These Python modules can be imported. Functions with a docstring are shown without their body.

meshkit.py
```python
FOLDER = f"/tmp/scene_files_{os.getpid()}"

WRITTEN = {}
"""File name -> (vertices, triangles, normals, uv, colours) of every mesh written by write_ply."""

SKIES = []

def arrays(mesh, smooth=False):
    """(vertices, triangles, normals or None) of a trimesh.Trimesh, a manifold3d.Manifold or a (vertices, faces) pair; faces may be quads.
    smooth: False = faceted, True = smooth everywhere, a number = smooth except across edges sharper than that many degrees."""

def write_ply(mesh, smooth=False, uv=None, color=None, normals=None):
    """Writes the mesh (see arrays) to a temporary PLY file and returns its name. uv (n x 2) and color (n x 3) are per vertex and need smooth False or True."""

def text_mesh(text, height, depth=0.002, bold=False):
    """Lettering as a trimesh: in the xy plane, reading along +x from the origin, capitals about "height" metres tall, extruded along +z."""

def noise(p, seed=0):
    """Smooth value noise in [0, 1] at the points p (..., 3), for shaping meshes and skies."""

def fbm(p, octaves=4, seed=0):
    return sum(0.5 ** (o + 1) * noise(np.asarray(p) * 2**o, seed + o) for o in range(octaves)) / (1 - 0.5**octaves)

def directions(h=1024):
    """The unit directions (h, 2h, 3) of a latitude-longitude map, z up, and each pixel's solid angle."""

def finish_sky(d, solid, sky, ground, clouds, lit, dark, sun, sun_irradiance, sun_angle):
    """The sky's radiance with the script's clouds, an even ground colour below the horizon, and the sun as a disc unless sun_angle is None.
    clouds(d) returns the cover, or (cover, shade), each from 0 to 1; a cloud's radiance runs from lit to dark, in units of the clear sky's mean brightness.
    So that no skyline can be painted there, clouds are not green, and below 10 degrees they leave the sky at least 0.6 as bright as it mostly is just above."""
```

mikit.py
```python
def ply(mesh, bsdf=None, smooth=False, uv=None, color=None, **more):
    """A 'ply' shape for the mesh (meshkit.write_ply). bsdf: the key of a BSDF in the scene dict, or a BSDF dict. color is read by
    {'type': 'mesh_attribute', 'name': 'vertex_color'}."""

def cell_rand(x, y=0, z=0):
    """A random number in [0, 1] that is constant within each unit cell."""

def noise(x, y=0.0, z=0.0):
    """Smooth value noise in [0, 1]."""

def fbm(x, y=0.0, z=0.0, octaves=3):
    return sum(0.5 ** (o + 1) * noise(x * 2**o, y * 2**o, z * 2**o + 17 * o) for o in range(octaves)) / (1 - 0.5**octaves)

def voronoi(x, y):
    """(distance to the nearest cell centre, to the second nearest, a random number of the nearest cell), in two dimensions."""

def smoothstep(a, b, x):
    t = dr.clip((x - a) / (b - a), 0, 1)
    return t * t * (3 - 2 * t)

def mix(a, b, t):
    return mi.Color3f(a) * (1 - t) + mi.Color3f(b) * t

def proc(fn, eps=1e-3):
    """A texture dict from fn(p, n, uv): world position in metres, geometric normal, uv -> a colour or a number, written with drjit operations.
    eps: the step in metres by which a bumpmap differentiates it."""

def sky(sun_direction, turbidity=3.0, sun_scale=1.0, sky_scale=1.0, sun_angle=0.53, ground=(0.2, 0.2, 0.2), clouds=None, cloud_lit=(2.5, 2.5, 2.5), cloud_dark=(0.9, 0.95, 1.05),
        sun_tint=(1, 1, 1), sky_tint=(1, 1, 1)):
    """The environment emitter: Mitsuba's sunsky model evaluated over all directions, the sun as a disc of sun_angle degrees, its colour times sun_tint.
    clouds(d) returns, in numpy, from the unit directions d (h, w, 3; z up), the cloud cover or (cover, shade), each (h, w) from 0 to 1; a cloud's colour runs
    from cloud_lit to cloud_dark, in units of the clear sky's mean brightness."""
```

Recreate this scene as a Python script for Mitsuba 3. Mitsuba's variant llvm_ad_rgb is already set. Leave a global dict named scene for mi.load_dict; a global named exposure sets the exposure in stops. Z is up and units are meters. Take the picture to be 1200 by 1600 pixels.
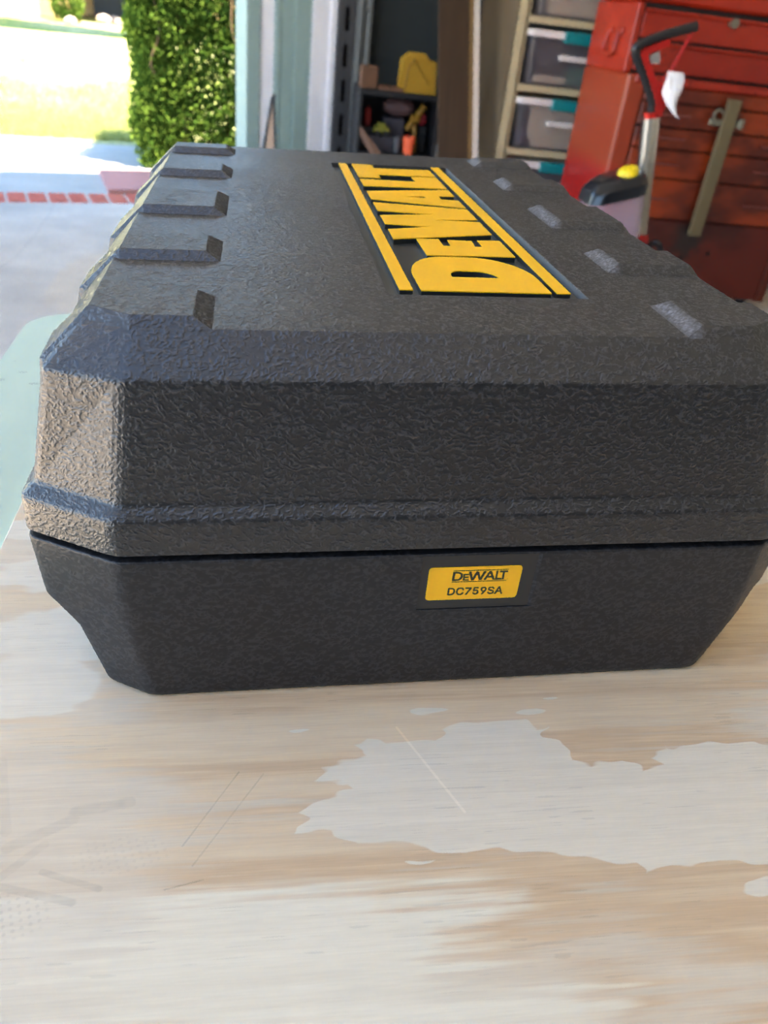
import math, random
import numpy as np, trimesh, manifold3d as m3, drjit as dr, mitsuba as mi
import shapely.geometry as sg
import mikit, meshkit
from mikit import proc, noise, fbm, smoothstep, mix, cell_rand
T = mi.ScalarTransform4f
random.seed(7); rng = np.random.default_rng(7)

# ------------------------------------------------------------------ camera, sky, exposure
EYE = np.array([0.0, 0.0, 1.07])
FWD = np.array([0.168323, 0.824551, -0.540170]); UPV = np.array([-0.010733, 0.549489, 0.835432])
exposure = 4.6
SUN = (0.26, -0.166, 1.0)
scene, labels = {}, {}
scene['camera'] = {'type': 'thinlens', 'fov': math.degrees(2 * math.atan(600 / 1212)), 'fov_axis': 'x', 'aperture_radius': 0.0012, 'focus_distance': 0.42,
                   'near_clip': 0.01, 'far_clip': 500.0, 'to_world': T().look_at(origin=EYE.tolist(), target=(EYE + FWD).tolist(), up=UPV.tolist())}
scene['sky'] = mikit.sky(SUN, turbidity=3.0, sun_scale=1.0, sky_scale=1.0, ground=(0.3, 0.3, 0.28), sky_tint=(1.02, 1.0, 0.97))

# the table and the case stand about two degrees out of level (the drive is not quite flat); tilt() takes their own frame to the world
TA = math.radians(2.0); CA, SA = math.cos(TA), math.sin(TA)
MT = np.array([[CA, 0, -SA], [0, 1, 0], [SA, 0, CA]])
def tilt(m):
    m = m.copy(); m.vertices = EYE + (np.asarray(m.vertices) - EYE) @ MT.T; return m
def untilt(p):                       # world point -> table frame, for textures
    x, z = p.x, p.z - 1.07
    return mi.Point3f(x * CA + z * SA, p.y, 1.07 - x * SA + z * CA)

# ------------------------------------------------------------------ helpers
def add(key, mesh, bsdf, label=None, cat=None, group=None, kind=None, smooth=False, **kw):
    base = key; i = 0
    while key in scene:
        i += 1; key = f'{base}_{i:03d}'
    scene[key] = mikit.ply(mesh, bsdf, smooth=smooth, **kw)
    d = {}
    if label: d['label'] = label
    if cat: d['category'] = cat
    if group: d['group'] = group
    if kind: d['kind'] = kind
    if d: labels[key] = d
    return key
def thing(key, label, cat, group=None):
    base = key; i = 0
    while key in labels:
        i += 1; key = f'{base}_{i:03d}'
    labels[key] = {'label': label, 'category': cat}
    if group: labels[key]['group'] = group
    return key
def tm(man):
    mm = man.to_mesh(); return trimesh.Trimesh(np.array(mm.vert_properties[:, :3]), np.array(mm.tri_verts), process=False)
def man(mesh):
    return m3.Manifold(m3.Mesh(np.asarray(mesh.vertices, np.float32), np.asarray(mesh.faces, np.uint32)))
def hull(pts):
    return trimesh.convex.convex_hull(np.asarray(pts, float))
def box(x0, x1, y0, y1, z0, z1, c=0.0):
    lo, hi = np.array([x0, y0, z0]), np.array([x1, y1, z1])
    if c <= 0:
        b = trimesh.creation.box(extents=hi - lo); b.apply_translation((lo + hi) / 2); return b
    P = []
    for sx in (0, 1):
        for sy in (0, 1):
            for sz in (0, 1):
                q = np.where([sx, sy, sz], hi, lo); s = np.where([sx, sy, sz], -c, c)
                for k in range(3):
                    r = q + s; r[k] = q[k]; P.append(r)
    return hull(P)
def cat(*ms):
    return trimesh.util.concatenate(list(ms))
def rotz(mesh, deg, about=(0, 0, 0)):
    m = mesh.copy(); m.apply_transform(trimesh.transformations.rotation_matrix(math.radians(deg), [0, 0, 1], about)); return m
def rot(mesh, deg, axis, about=(0, 0, 0)):
    m = mesh.copy(); m.apply_transform(trimesh.transformations.rotation_matrix(math.radians(deg), axis, about)); return m
def tube(pts, r, n=10, closed=False):
    P = np.asarray(pts, float); k = len(P); R = np.broadcast_to(np.asarray(r, float), (k,))
    tang = np.gradient(P, axis=0); tang /= np.linalg.norm(tang, axis=1, keepdims=True)
    ref = np.array([0, 0, 1.0]) if abs(tang[0][2]) < .9 else np.array([1.0, 0, 0])
    V, F = [], []
    a = np.cross(tang[0], ref); a /= np.linalg.norm(a)
    for i in range(k):
        a = a - tang[i] * (a @ tang[i]); a /= np.linalg.norm(a); b = np.cross(tang[i], a)
        t = np.arange(n) * 2 * np.pi / n
        V.append(P[i] + R[i] * (np.cos(t)[:, None] * a + np.sin(t)[:, None] * b))
    for i in range(k - 1):
        for j in range(n):
            A, B = i * n + j, i * n + (j + 1) % n
            F += [[A, B, B + n], [A, B + n, A + n]]
    V = np.vstack(V + [P[:1], P[-1:]]); c0, c1 = k * n, k * n + 1
    for j in range(n):
        F += [[c0, (j + 1) % n, j], [c1, (k - 1) * n + j, (k - 1) * n + (j + 1) % n]]
    return trimesh.Trimesh(V, F, process=False)
def smooth_path(pts, m=8):
    P = np.asarray(pts, float); out = []
    Q = np.vstack([2 * P[0] - P[1], P, 2 * P[-1] - P[-2]])
    for i in range(1, len(Q) - 2):
        for t in np.arange(m) / m:
            a, b, c, d = Q[i - 1:i + 3]
            out.append(.5 * (2 * b + (c - a) * t + (2 * a - 5 * b + 4 * c - d) * t * t + (3 * b - a - 3 * c + d) * t ** 3))
    out.append(P[-1]); return np.array(out)
def extrude(poly, h):
    polys = getattr(poly, 'geoms', [poly])
    return trimesh.util.concatenate([trimesh.creation.extrude_polygon(g, h, engine='earcut') for g in polys])
def oct_ring(z, x0, x1, y0, y1, cxl, cyl, cxr, cyr, fr=.004, k=4):
    P = np.array([(x0 + cxl, y0), (x1 - cxr, y0), (x1, y0 + cyr), (x1, y1 - cyr), (x1 - cxr, y1), (x0 + cxl, y1), (x0, y1 - cyl), (x0, y0 + cyl)])
    out = []
    for i in range(8):
        a, b, c = P[i - 1], P[i], P[(i + 1) % 8]
        da, dc = np.linalg.norm(a - b), np.linalg.norm(c - b); e = min(fr, .45 * da, .45 * dc)
        p, q = b + (a - b) / da * e, b + (c - b) / dc * e
        for t in np.linspace(0, 1, k):
            out.append((1 - t) ** 2 * p + 2 * t * (1 - t) * b + t * t * q)
    return np.c_[np.array(out), np.full(8 * k, z)]
def loft(rings, fil=.0025, **kw):
    rings = [np.array(r, float) for r in rings]; out = [rings[0]]
    for i in range(1, len(rings) - 1):
        a, b, c = rings[i - 1:i + 2]
        da = np.linalg.norm((a - b)[[0, 1, 3]]); dc = np.linalg.norm((c - b)[[0, 1, 3]])
        ea, ec = min(fil, .45 * da) / max(da, 1e-9), min(fil, .45 * dc) / max(dc, 1e-9)
        p, q = b + (a - b) * ea, b + (c - b) * ec
        for t in (0, .33, .67, 1):
            out.append((1 - t) ** 2 * p + 2 * t * (1 - t) * b + t * t * q)
    out.append(rings[-1])
    L = [oct_ring(*r, **kw) for r in out]; n = len(L[0]); V = np.vstack(L + [L[0].mean(0)[None], L[-1].mean(0)[None]]); F = []
    for i in range(len(L) - 1):
        for j in range(n):
            A, B = i * n + j, i * n + (j + 1) % n
            F += [[A, B, B + n], [A, B + n, A + n]]
    c0, c1 = len(L) * n, len(L) * n + 1
    for j in range(n):
        F += [[c0, (j + 1) % n, j], [c1, (len(L) - 1) * n + j, (len(L) - 1) * n + (j + 1) % n]]
    return trimesh.Trimesh(V, F, process=False)

# ------------------------------------------------------------------ materials
def P(name, color, rough=.5, metal=0.0, spec=.5, **kw):
    c = {'type': 'rgb', 'value': list(color)} if isinstance(color, (tuple, list)) else color
    d = {'type': 'principled', 'base_color': c, 'roughness': rough, 'metallic': metal, 'specular': spec, **kw}
    scene[name] = {'type': 'twosided', 'bsdf': d}; return name
def PB(name, color, fn, scale=1.0, eps=2e-4, rough=.5, spec=.5, metal=0.0):
    c = {'type': 'rgb', 'value': list(color)} if isinstance(color, (tuple, list)) else color
    scene[name] = {'type': 'twosided', 'bsdf': {'type': 'bumpmap', 'arbitrary': proc(fn, eps), 'scale': scale,
                   'bsdf': {'type': 'principled', 'base_color': c, 'roughness': rough, 'specular': spec, 'metallic': metal}}}
    return name
def s2l(*c):
    return tuple(((v / 255 + .055) / 1.055) ** 2.4 if v > 10 else v / 255 / 12.92 for v in c)

def shell_col(p, n, uv):
    d = fbm(p.x * 40, p.y * 40, p.z * 40)
    return mix((.019, .019, .0205), (.025, .0245, .026), d)
scene['shell_plastic'] = {'type': 'twosided', 'bsdf': {'type': 'principled', 'base_color': {'type': 'mesh_attribute', 'name': 'vertex_color'}, 'roughness': .37, 'specular': .9}}
scene['base_plastic'] = {'type': 'twosided', 'bsdf': {'type': 'principled', 'base_color': {'type': 'mesh_attribute', 'name': 'vertex_color'}, 'roughness': .42, 'specular': .45}}
def worms(p, w, sharp, amp):         # moulded leather grain: height of short raised worms
    a = meshkit.noise(p * w * .5 + [11, 0, 0]); b = meshkit.noise(p * w * .5 + [0, 31, 7])
    q = meshkit.noise(p * w + np.c_[2.2 * a, 2.2 * b, 2.0 * (a - b)])
    t = np.clip((np.abs(q - .5) - .02) / sharp, 0, 1); worm = 1 - t * t * (3 - 2 * t)
    k = np.clip((meshkit.noise(p * w * .8 + [3, 17, 29]) - .36) / .2, 0, 1); worm = worm * (.12 + .88 * k)
    return amp * worm
def skin(solid, chunks, keep, height):
    """The faces of a solid that the case shows, finely divided and raised by the grain, chunk by chunk along the depth."""
    out = []
    for y0, y1, size in chunks:
        c = solid.split_by_plane([0, 1, 0], y0)[0].split_by_plane([0, -1, 0], -y1)[0]
        if c.is_empty(): continue
        m = tm(c.refine_to_length(size)); f = np.asarray(m.faces); v = np.asarray(m.vertices); n = m.face_normals; g = v[f].mean(1)
        ok = keep(g, n) & ((EYE - g) * n).sum(1).__gt__(-.02) & ~((np.abs(n[:, 1]) > .999) & ((np.abs(g[:, 1] - y0) < 1e-5) | (np.abs(g[:, 1] - y1) < 1e-5)))
        f = f[ok]; m2 = trimesh.Trimesh(v, f, process=True, merge_norm=True, merge_tex=True); m2.remove_unreferenced_vertices()
        vn = np.asarray(m2.vertex_normals); v2 = np.asarray(m2.vertices); h = height(v2)
        t = trimesh.Trimesh(v2 + vn * (h + .00002)[:, None], m2.faces, process=False); out.append((t, h / max(h.max(), 1e-9)))
    return cat(*[t for t, _ in out]), np.concatenate([h for _, h in out])
P('smooth_black_plastic', (.026, .025, .025), .45)
P('panel_black', (.022, .024, .024), .33)
P('logo_yellow', s2l(250, 186, 26), .32)
P('sticker_yellow', s2l(252, 190, 28), .38)
P('print_black', (.03, .022, .012), .5)

# ------------------------------------------------------------------ floor outside and inside, the house shell
N0 = np.array([-.698, 4.827]); U = np.array([math.cos(math.radians(16.8)), math.sin(math.radians(16.8))]); NN = np.array([-U[1], U[0]])
def W(a, d, z=None):                 # along the front wall, out of the front wall
    q = N0 + U * a + NN * d; return q if z is None else np.array([q[0], q[1], z])
def wbox(a0, a1, d0, d1, z0, z1, c=0.0):
    m = box(a0, a1, d0, d1, z0, z1, c); v = np.asarray(m.vertices)
    m.vertices = np.c_[N0 + v[:, :1] * U + v[:, 1:2] * NN, v[:, 2]]; return m
def slab(poly, z0, z1):
    m = extrude(sg.Polygon(poly), z1 - z0); m.apply_translation([0, 0, z0]); return m

def concrete(p, n, uv):
    a = fbm(p.x * 1.3, p.y * 1.3, 0, 4); b = fbm(p.x * 9, p.y * 9, 3, 3); c = noise(p.x * 140, p.y * 140, 1)
    base = mix(s2l(226, 218, 206), s2l(206, 199, 189), smoothstep(.3, .7, a))
    base = mix(base, mi.Color3f(s2l(230, 212, 188)), .5 * smoothstep(.52, .62, noise(p.x * 1.7 + 3, p.y * .9 + 1, 5)))
    crack = 1 - smoothstep(.0, .006, dr.abs(p.x + 1.03 + .05 * noise(p.y * 3, 1, 2) + .12 * (p.y - 4.2) * 0))
    return base * (.86 + .2 * b) * (.95 + .1 * c) * (1 - .12 * crack)
scene['concrete'] = {'type': 'twosided', 'bsdf': {'type': 'diffuse', 'reflectance': proc(concrete)}}
def pale_concrete(p, n, uv):
    b = fbm(p.x * 6, p.y * 6, 3, 3); c = noise(p.x * 160, p.y * 160, 1)
    return mix(s2l(206, 204, 198), s2l(188, 187, 182), b) * (.95 + .1 * c)
scene['pale_concrete'] = {'type': 'twosided', 'bsdf': {'type': 'diffuse', 'reflectance': proc(pale_concrete)}}
def lawn_col(p, n, uv):
    a = fbm(p.x * .9, p.y * .5, 0, 3); b = noise(p.x * 30, p.y * 14, 2)
    return mix((.34, .40, .11), (.56, .55, .29), smoothstep(.25, .75, a)) * (.75 + .5 * b)
scene['lawn_ground'] = {'type': 'diffuse', 'reflectance': proc(lawn_col)}
def brick_col(p, n, uv):
    r = cell_rand(p.x * 9.3, p.y * .01, 3); b = fbm(p.x * 40, p.y * 40, p.z * 40)
    return mix(s2l(214, 116, 100), s2l(222, 136, 116), r) * (.8 + .35 * b)
scene['brick_clay'] = {'type': 'diffuse', 'reflectance': proc(brick_col)}
P('mortar', s2l(196, 188, 178), .9)
P('red_slab', s2l(196, 140, 132), .8)
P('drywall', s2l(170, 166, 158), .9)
P('ceiling_white', s2l(222, 222, 220), .9)
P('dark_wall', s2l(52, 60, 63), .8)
P('roof_tar', s2l(90, 85, 80), .9)
P('trim_green', s2l(146, 170, 166), .55)
P('trim_white', s2l(240, 240, 246), .5)
P('stucco', s2l(170, 186, 182), .9)

XL, XR, YB = -2.3, 3.3, -3.2
fl = [(XL - .1, YB), (XR, YB), tuple(W(4.6, -.06)), tuple(W(-4.2, -.06)), (XL - .1, 3.5)]
fl = [(XL, YB), (XR, YB), (XR, W(4.18, 0)[1]), tuple(W((XR - N0[0]) / U[0], 0)), tuple(W((XL - N0[0]) / U[0], 0))]
add('floor', slab(fl, -.12, 0), 'concrete', 'worn grey concrete floor of the garage and the drive', kind='structure')
add('floor__mortar', wbox(-2.6, 2.0, .002, .25, -.1, -.004), 'mortar', 'pale mortar between the edging bricks')
for k in range(-24, 17):
    a0 = k * .1075 + rng.normal(0, .0015)
    add('floor__brick', wbox(a0 + .006, a0 + .0975, .012, .238, -.08, .002 + rng.normal(0, .001), .004), 'brick_clay')
add('apron', slab([tuple(W(-14, .25)), tuple(W(6, .25)), (5.5, 8.0), (-1.0, 6.77), (-4.0, 6.2), (-14, 4.2)], -.12, -.004), 'pale_concrete', 'pale concrete walk between the edging bricks and the lawn', kind='structure')
add('red_slab', hull([W(-.085, .262, -.003), W(.9, .262, -.003), W(.9, .9, -.003), W(-.06, .86, -.003), W(-.085, .262, .02), W(.9, .262, .02), W(.9, .9, .02), W(-.06, .86, .02)]), 'red_slab',
    'flat reddish concrete slab behind the row of bricks at the foot of the hedge', 'paving slab')
add('lawn', slab([(-40, 0.9), (-14, 4.2), (-4.0, 6.2), (-1.0, 6.77), (5.5, 8.0), (40, 12), (40, 60), (-40, 60)], -.16, .0), 'lawn_ground', 'wide sunlit lawn beyond the concrete walk', kind='structure')
add('ground', slab([(-60, -40), (60, -40), (60, 70), (-60, 70)], -.4, -.2), 'pale_concrete', 'pale ground around the house', kind='structure')
add('side_drive', slab([(-14, -14), (XL, -14), (XL, W((XL - N0[0]) / U[0], 0)[1]), tuple(W(-14, .25))], -.3, -.01), 'pale_concrete', 'pale concrete beside the garage', kind='structure')

# front wall with the garage door opening (a from -2.55 to .60), right part, header, roof
A1 = 1.08
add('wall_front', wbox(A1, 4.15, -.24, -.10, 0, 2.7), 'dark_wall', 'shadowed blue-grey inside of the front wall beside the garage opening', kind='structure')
add('wall_front_header', wbox(-1.66, A1, -.24, -.10, 2.3, 2.7), 'ceiling_white', kind='structure')
add('wall_front_left', wbox(-1.66, -1.45, -.24, -.10, 0, 2.3), 'drywall', kind='structure')
add('wall_right', box(XR, XR + .14, YB, W(4.1, 0)[1], 0, 2.7), 'drywall', kind='structure')
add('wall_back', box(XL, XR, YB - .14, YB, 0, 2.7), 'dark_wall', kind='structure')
yl = W(-1.66, 0)[1]
add('wall_left', cat(box(XL - .14, XL, YB, -2.4, 0, 2.7), box(XL - .14, XL, -2.4, 3.0, 2.4, 2.7), box(XL - .14, XL, 3.0, yl, 0, 2.7)), 'drywall', 'garage side wall with a wide open bay', kind='structure')
# unseen open roof hatch, added behind and left of the bench to light the case
HX0, HX1, HY0, HY1 = -1.75, -.25, -1.15, .75
def holed(poly, z0, z1):
    m = extrude(sg.Polygon(poly).difference(sg.box(HX0, HY0, HX1, HY1)), z1 - z0); m.apply_translation([0, 0, z0]); return m
add('ceiling', holed([(XL - .14, YB - .14), (XR + .14, YB - .14), tuple(W(4.3, -.1)), tuple(W(-1.66, -.1))], 2.7, 2.74), 'ceiling_white', kind='structure')
add('roof', holed([(XL - .3, YB - .4), (XR + .5, YB - .4), tuple(W(4.8, .2)), tuple(W(-1.9, .2))], 2.745, 2.85), 'roof_tar', kind='structure')
# right jamb of the garage opening: bands of green and white trim, as seen from inside
jt = dict(kind='structure')
add('trim_1', wbox(.60, .674, -.25, -.04, 0, 2.2, .004), 'trim_green', 'pale green outer board at the right edge of the garage opening', **jt)
add('trim_2', wbox(.676, .757, -.235, -.06, 0, 2.2, .006), 'trim_white', 'white stop board between the green boards of the door jamb', **jt)
add('trim_3', wbox(.757, .784, -.255, -.06, 0, 2.2, .004), 'trim_green', 'narrow pale green strip beside the white stop board', **jt)
add('trim_4', cat(wbox(.786, .856, -.25, -.08, 0, 2.2, .003), wbox(.858, .950, -.262, -.08, 0, 2.2, .006)), 'trim_green', 'grey-green jamb board with a raised step', **jt)
add('trim_5', cat(wbox(.952, 1.052, -.27, -.1, 0, 2.2, .003), wbox(1.052, 1.084, -.285, -.1, 0, 2.2, .003)), 'trim_white', 'bright white board at the inner edge of the jamb', **jt)

# galvanised garage door track
P('dark_steel', s2l(84, 86, 90), .5, .4); P('galv', s2l(112, 116, 116), .5, .3); P('bolt_steel', s2l(190, 190, 186), .35, .9)
tk = thing('garage_door_track', 'grey galvanised vertical door track with a dark slotted angle beside the white jamb board', 'door track')
plate = sg.box(0, 2.15, 0, .085) if False else sg.box(1.09, 0, 1.178, 2.15)
holes = []
for z in np.arange(.12, 2.1, .17):
    holes.append(sg.Point(1.133, z).buffer(.014).union(sg.Point(1.133, z + .085).buffer(.014)).convex_hull)
pm = extrude(plate.difference(sg.MultiPolygon(holes)), .004)
v = np.asarray(pm.vertices); pm.vertices = np.c_[N0 + v[:, :1] * U + (-.300 - v[:, 2:3]) * NN, v[:, 1]]
add(tk + '__slotted_angle', pm, 'dark_steel'); add(tk + '__angle_flange', wbox(1.085, 1.09, -.304, -.242, 0, 2.15), 'dark_steel')
add(tk + '__backing_board', wbox(1.086, 1.30, -.262, -.242, 0, 2.2), 'dark_gap')
add(tk + '__rail', cat(wbox(1.183, 1.272, -.320, -.264, 0, 2.15, .003), wbox(1.192, 1.214, -.334, -.318, 0, 2.15, .004), wbox(1.240, 1.268, -.334, -.318, 0, 2.15, .006)), 'galv')
for z in (.35, .78, 1.068, 1.6):
    c = trimesh.creation.cylinder(.008, .01, sections=10); c = rot(c, 90, [1, 0, 0]); c = rotz(c, 16.8); c.apply_translation(W(1.222, -.35, z)); add(tk + '__bolt', c, 'bolt_steel')

# ------------------------------------------------------------------ work table with plywood sheet
def table_col(p, n, uv):
    q = untilt(p); a = fbm(q.x * 12, q.y * 12, 1); sp = smoothstep(.9, .95, noise(q.x * 60, q.y * 110, 2))
    return mix(s2l(190, 207, 186), s2l(181, 199, 179), a) * (1 - .22 * sp)
scene['table_green'] = {'type': 'twosided', 'bsdf': {'type': 'principled', 'base_color': proc(table_col), 'roughness': .45, 'specular': .4}}
PATCH = [(.089, .272), (.106, .277), (.135, .277), (.14, .27), (.145, .271), (.145, .263), (.153, .255), (.153, .248), (.164, .243), (.181, .246), (.189, .24), (.203, .242), (.197, .246), (.21, .252), (.24, .252), (.257, .252), (.275, .246), (.33, .235), (.34, .19), (.29, .172), (.226, .182), (.203, .186), (.177, .185), (.164, .183), (.163, .187), (.139, .194), (.116, .199), (.101, .202), (.084, .2), (.06, .207), (.034, .21), (.031, .217), (.013, .218), (.015, .229), (.031, .236), (.042, .24), (.04, .244), (.017, .247), (.024, .252), (.05, .259), (.041, .268), (.054, .27), (.06, .266), (.085, .265)]
LOWW = [(-.3, .215), (-.06, .195), (-.008, .194), (.02, .193), (.046, .183), (.071, .182), (.106, .180), (.109, .174), (.07, .162), (.115, .149), (.137, .134), (.14, .05), (-.3, .05)]
def sdf(q, poly):                    # signed distance, negative inside
    d, s = mi.Float(1e9), mi.Float(1.0)
    n_ = len(poly)
    for i in range(n_):
        ax, ay = poly[i]; bx, by = poly[i - 1]; ex, ey = bx - ax, by - ay
        wx, wy = q.x - ax, q.y - ay; t = dr.clip((wx * ex + wy * ey) / (ex * ex + ey * ey), 0, 1)
        d = dr.minimum(d, dr.square(wx - ex * t) + dr.square(wy - ey * t))
        c1, c2, c3 = q.y >= ay, q.y < by, ex * wy > ey * wx
        s = dr.select((c1 & c2 & c3) | (~c1 & ~c2 & ~c3), -s, s)
    return s * dr.sqrt(d)
def seg(q, a, b):
    ex, ey = b[0] - a[0], b[1] - a[1]; wx, wy = q.x - a[0], q.y - a[1]; t = dr.clip((wx * ex + wy * ey) / (ex * ex + ey * ey), 0, 1)
    return dr.sqrt(dr.square(wx - ex * t) + dr.square(wy - ey * t))
def plywood(p, n, uv):
    q0 = untilt(p); x, y = q0.x, q0.y + .03 * q0.x
    st = fbm(x * 14, y * 330, 1, 3); st2 = noise(x * 5, y * 90, 4); bl = fbm(x * 9, y * 22, 2, 3)
    fine = noise(x * 90, y * 2200, 7)
    tan = mix(s2l(222, 202, 174), s2l(206, 181, 152), smoothstep(.3, .7, st * .6 + bl * .5))
    tan = mix(tan, mi.Color3f(s2l(226, 210, 186)), .5 * smoothstep(.45, .75, st2))
    white = mix(s2l(230, 223, 210), s2l(221, 213, 199), st)
    wx = .010 * (noise(q0.x * 60, q0.y * 200, 3) - .5); wy = .0045 * (noise(q0.x * 90, q0.y * 260, 5) - .5)
    q = mi.Point2f(q0.x + wx, q0.y + wy)
    f1 = 1 - smoothstep(-.0006, .0006, sdf(q, PATCH))
    for cx, cy, rx, ry in ((.087, .286, .012, .003), (.144, .281, .009, .0022), (.155, .29, .006, .0014), (.017, .278, .007, .0016), (.222, .172, .012, .004), (.066, .199, .007, .0014), (-.12, .36, .05, .024), (-.13, .318, .04, .022), (-.12, .42, .06, .02), (-.14, .47, .06, .014)):
        f1 = dr.maximum(f1, 1 - smoothstep(.9, 1.06, dr.sqrt(dr.square((q.x - cx) / rx) + dr.square((q.y - cy) / ry)) + .25 * (noise(q0.x * 50, q0.y * 160, 9) - .5)))
    # elsewhere the same pale patches at random
    far = smoothstep(.29, .33, q0.x) * smoothstep(.56, .57, fbm(q0.x * 6, q0.y * 14, 8, 4)); f1 = dr.maximum(f1, far)
    d2 = sdf(q, LOWW); f2 = 1 - smoothstep(-.012, .010, d2 + .03 * (st - .5) + .014 * (bl - .5))
    f3 = smoothstep(.50, .64, bl * .6 + st * .25 + .25 * (1 - smoothstep(-.10, .0, q0.x)))
    col = mix(tan, white, f1)
    col = mix(col, mix(s2l(234, 230, 217), s2l(226, 220, 205), st), f2 * .92)
    col = mix(col, mix(s2l(225, 218, 206), s2l(214, 205, 190), st), f3 * .7 * (1 - f1))
    corner = smoothstep(0, .006, .1515 - .08 * (q0.x + .1) - q0.y + .01 * (bl - .5)) * (1 - smoothstep(-.04, -.02, q0.x)); col = mix(col, tan, corner * .7)
    dash = smoothstep(.85, .9, noise(x * 60, y * 1400, 11)) * smoothstep(.5, .62, noise(x * 11, y * 40, 12))
    col = col * (.965 + .07 * fine) * (1 - .1 * dash)
    # faint boot print and scuffs
    g = mi.Float(0)
    for a, b, wd, st_ in (((-.118, .205), (-.083, .194), .0022, .12), ((-.118, .205), (-.10, .222), .0025, .07), ((-.098, .209), (-.073, .199), .0018, .12), ((-.115, .222), (-.09, .234), .0035, .08), ((-.09, .238), (-.066, .241), .0035, .09), ((-.13, .27), (-.118, .23), .003, .05), ((-.016, .254), (-.04, .216), .0005, .16), ((-.004, .252), (-.035, .206), .0005, .14), ((-.046, .196), (-.03, .199), .0004, .2)):
        g = dr.maximum(g, st_ * (1 - smoothstep(wd * .6, wd, seg(q0, a, b))) * (.45 + .8 * noise(q0.x * 300, q0.y * 300, 3)))
    dx, dy = (q0.x * .94 + q0.y * .34) * 300, (q0.y * .94 - q0.x * .34) * 300
    dot = 1 - smoothstep(.18, .3, dr.sqrt(dr.square(dx - dr.floor(dx) - .5) + dr.square(dy - dr.floor(dy) - .5)))
    zone = (1 - smoothstep(.8, 1.1, dr.sqrt(dr.square((q0.x + .112) / .022) + dr.square((q0.y - .190) / .011)))) + .5 * (1 - smoothstep(.8, 1.1, dr.sqrt(dr.square((q0.x + .066) / .022) + dr.square((q0.y - .214) / .010))))
    scr = 1 - smoothstep(.0004, .0009, seg(q0, (.066, .276), (.091, .222)))
    return col * mi.Color3f(1.05, 1.0, .90) * (1 - g) * (1 - .09 * dot * zone) * (1 + .12 * scr)
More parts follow.
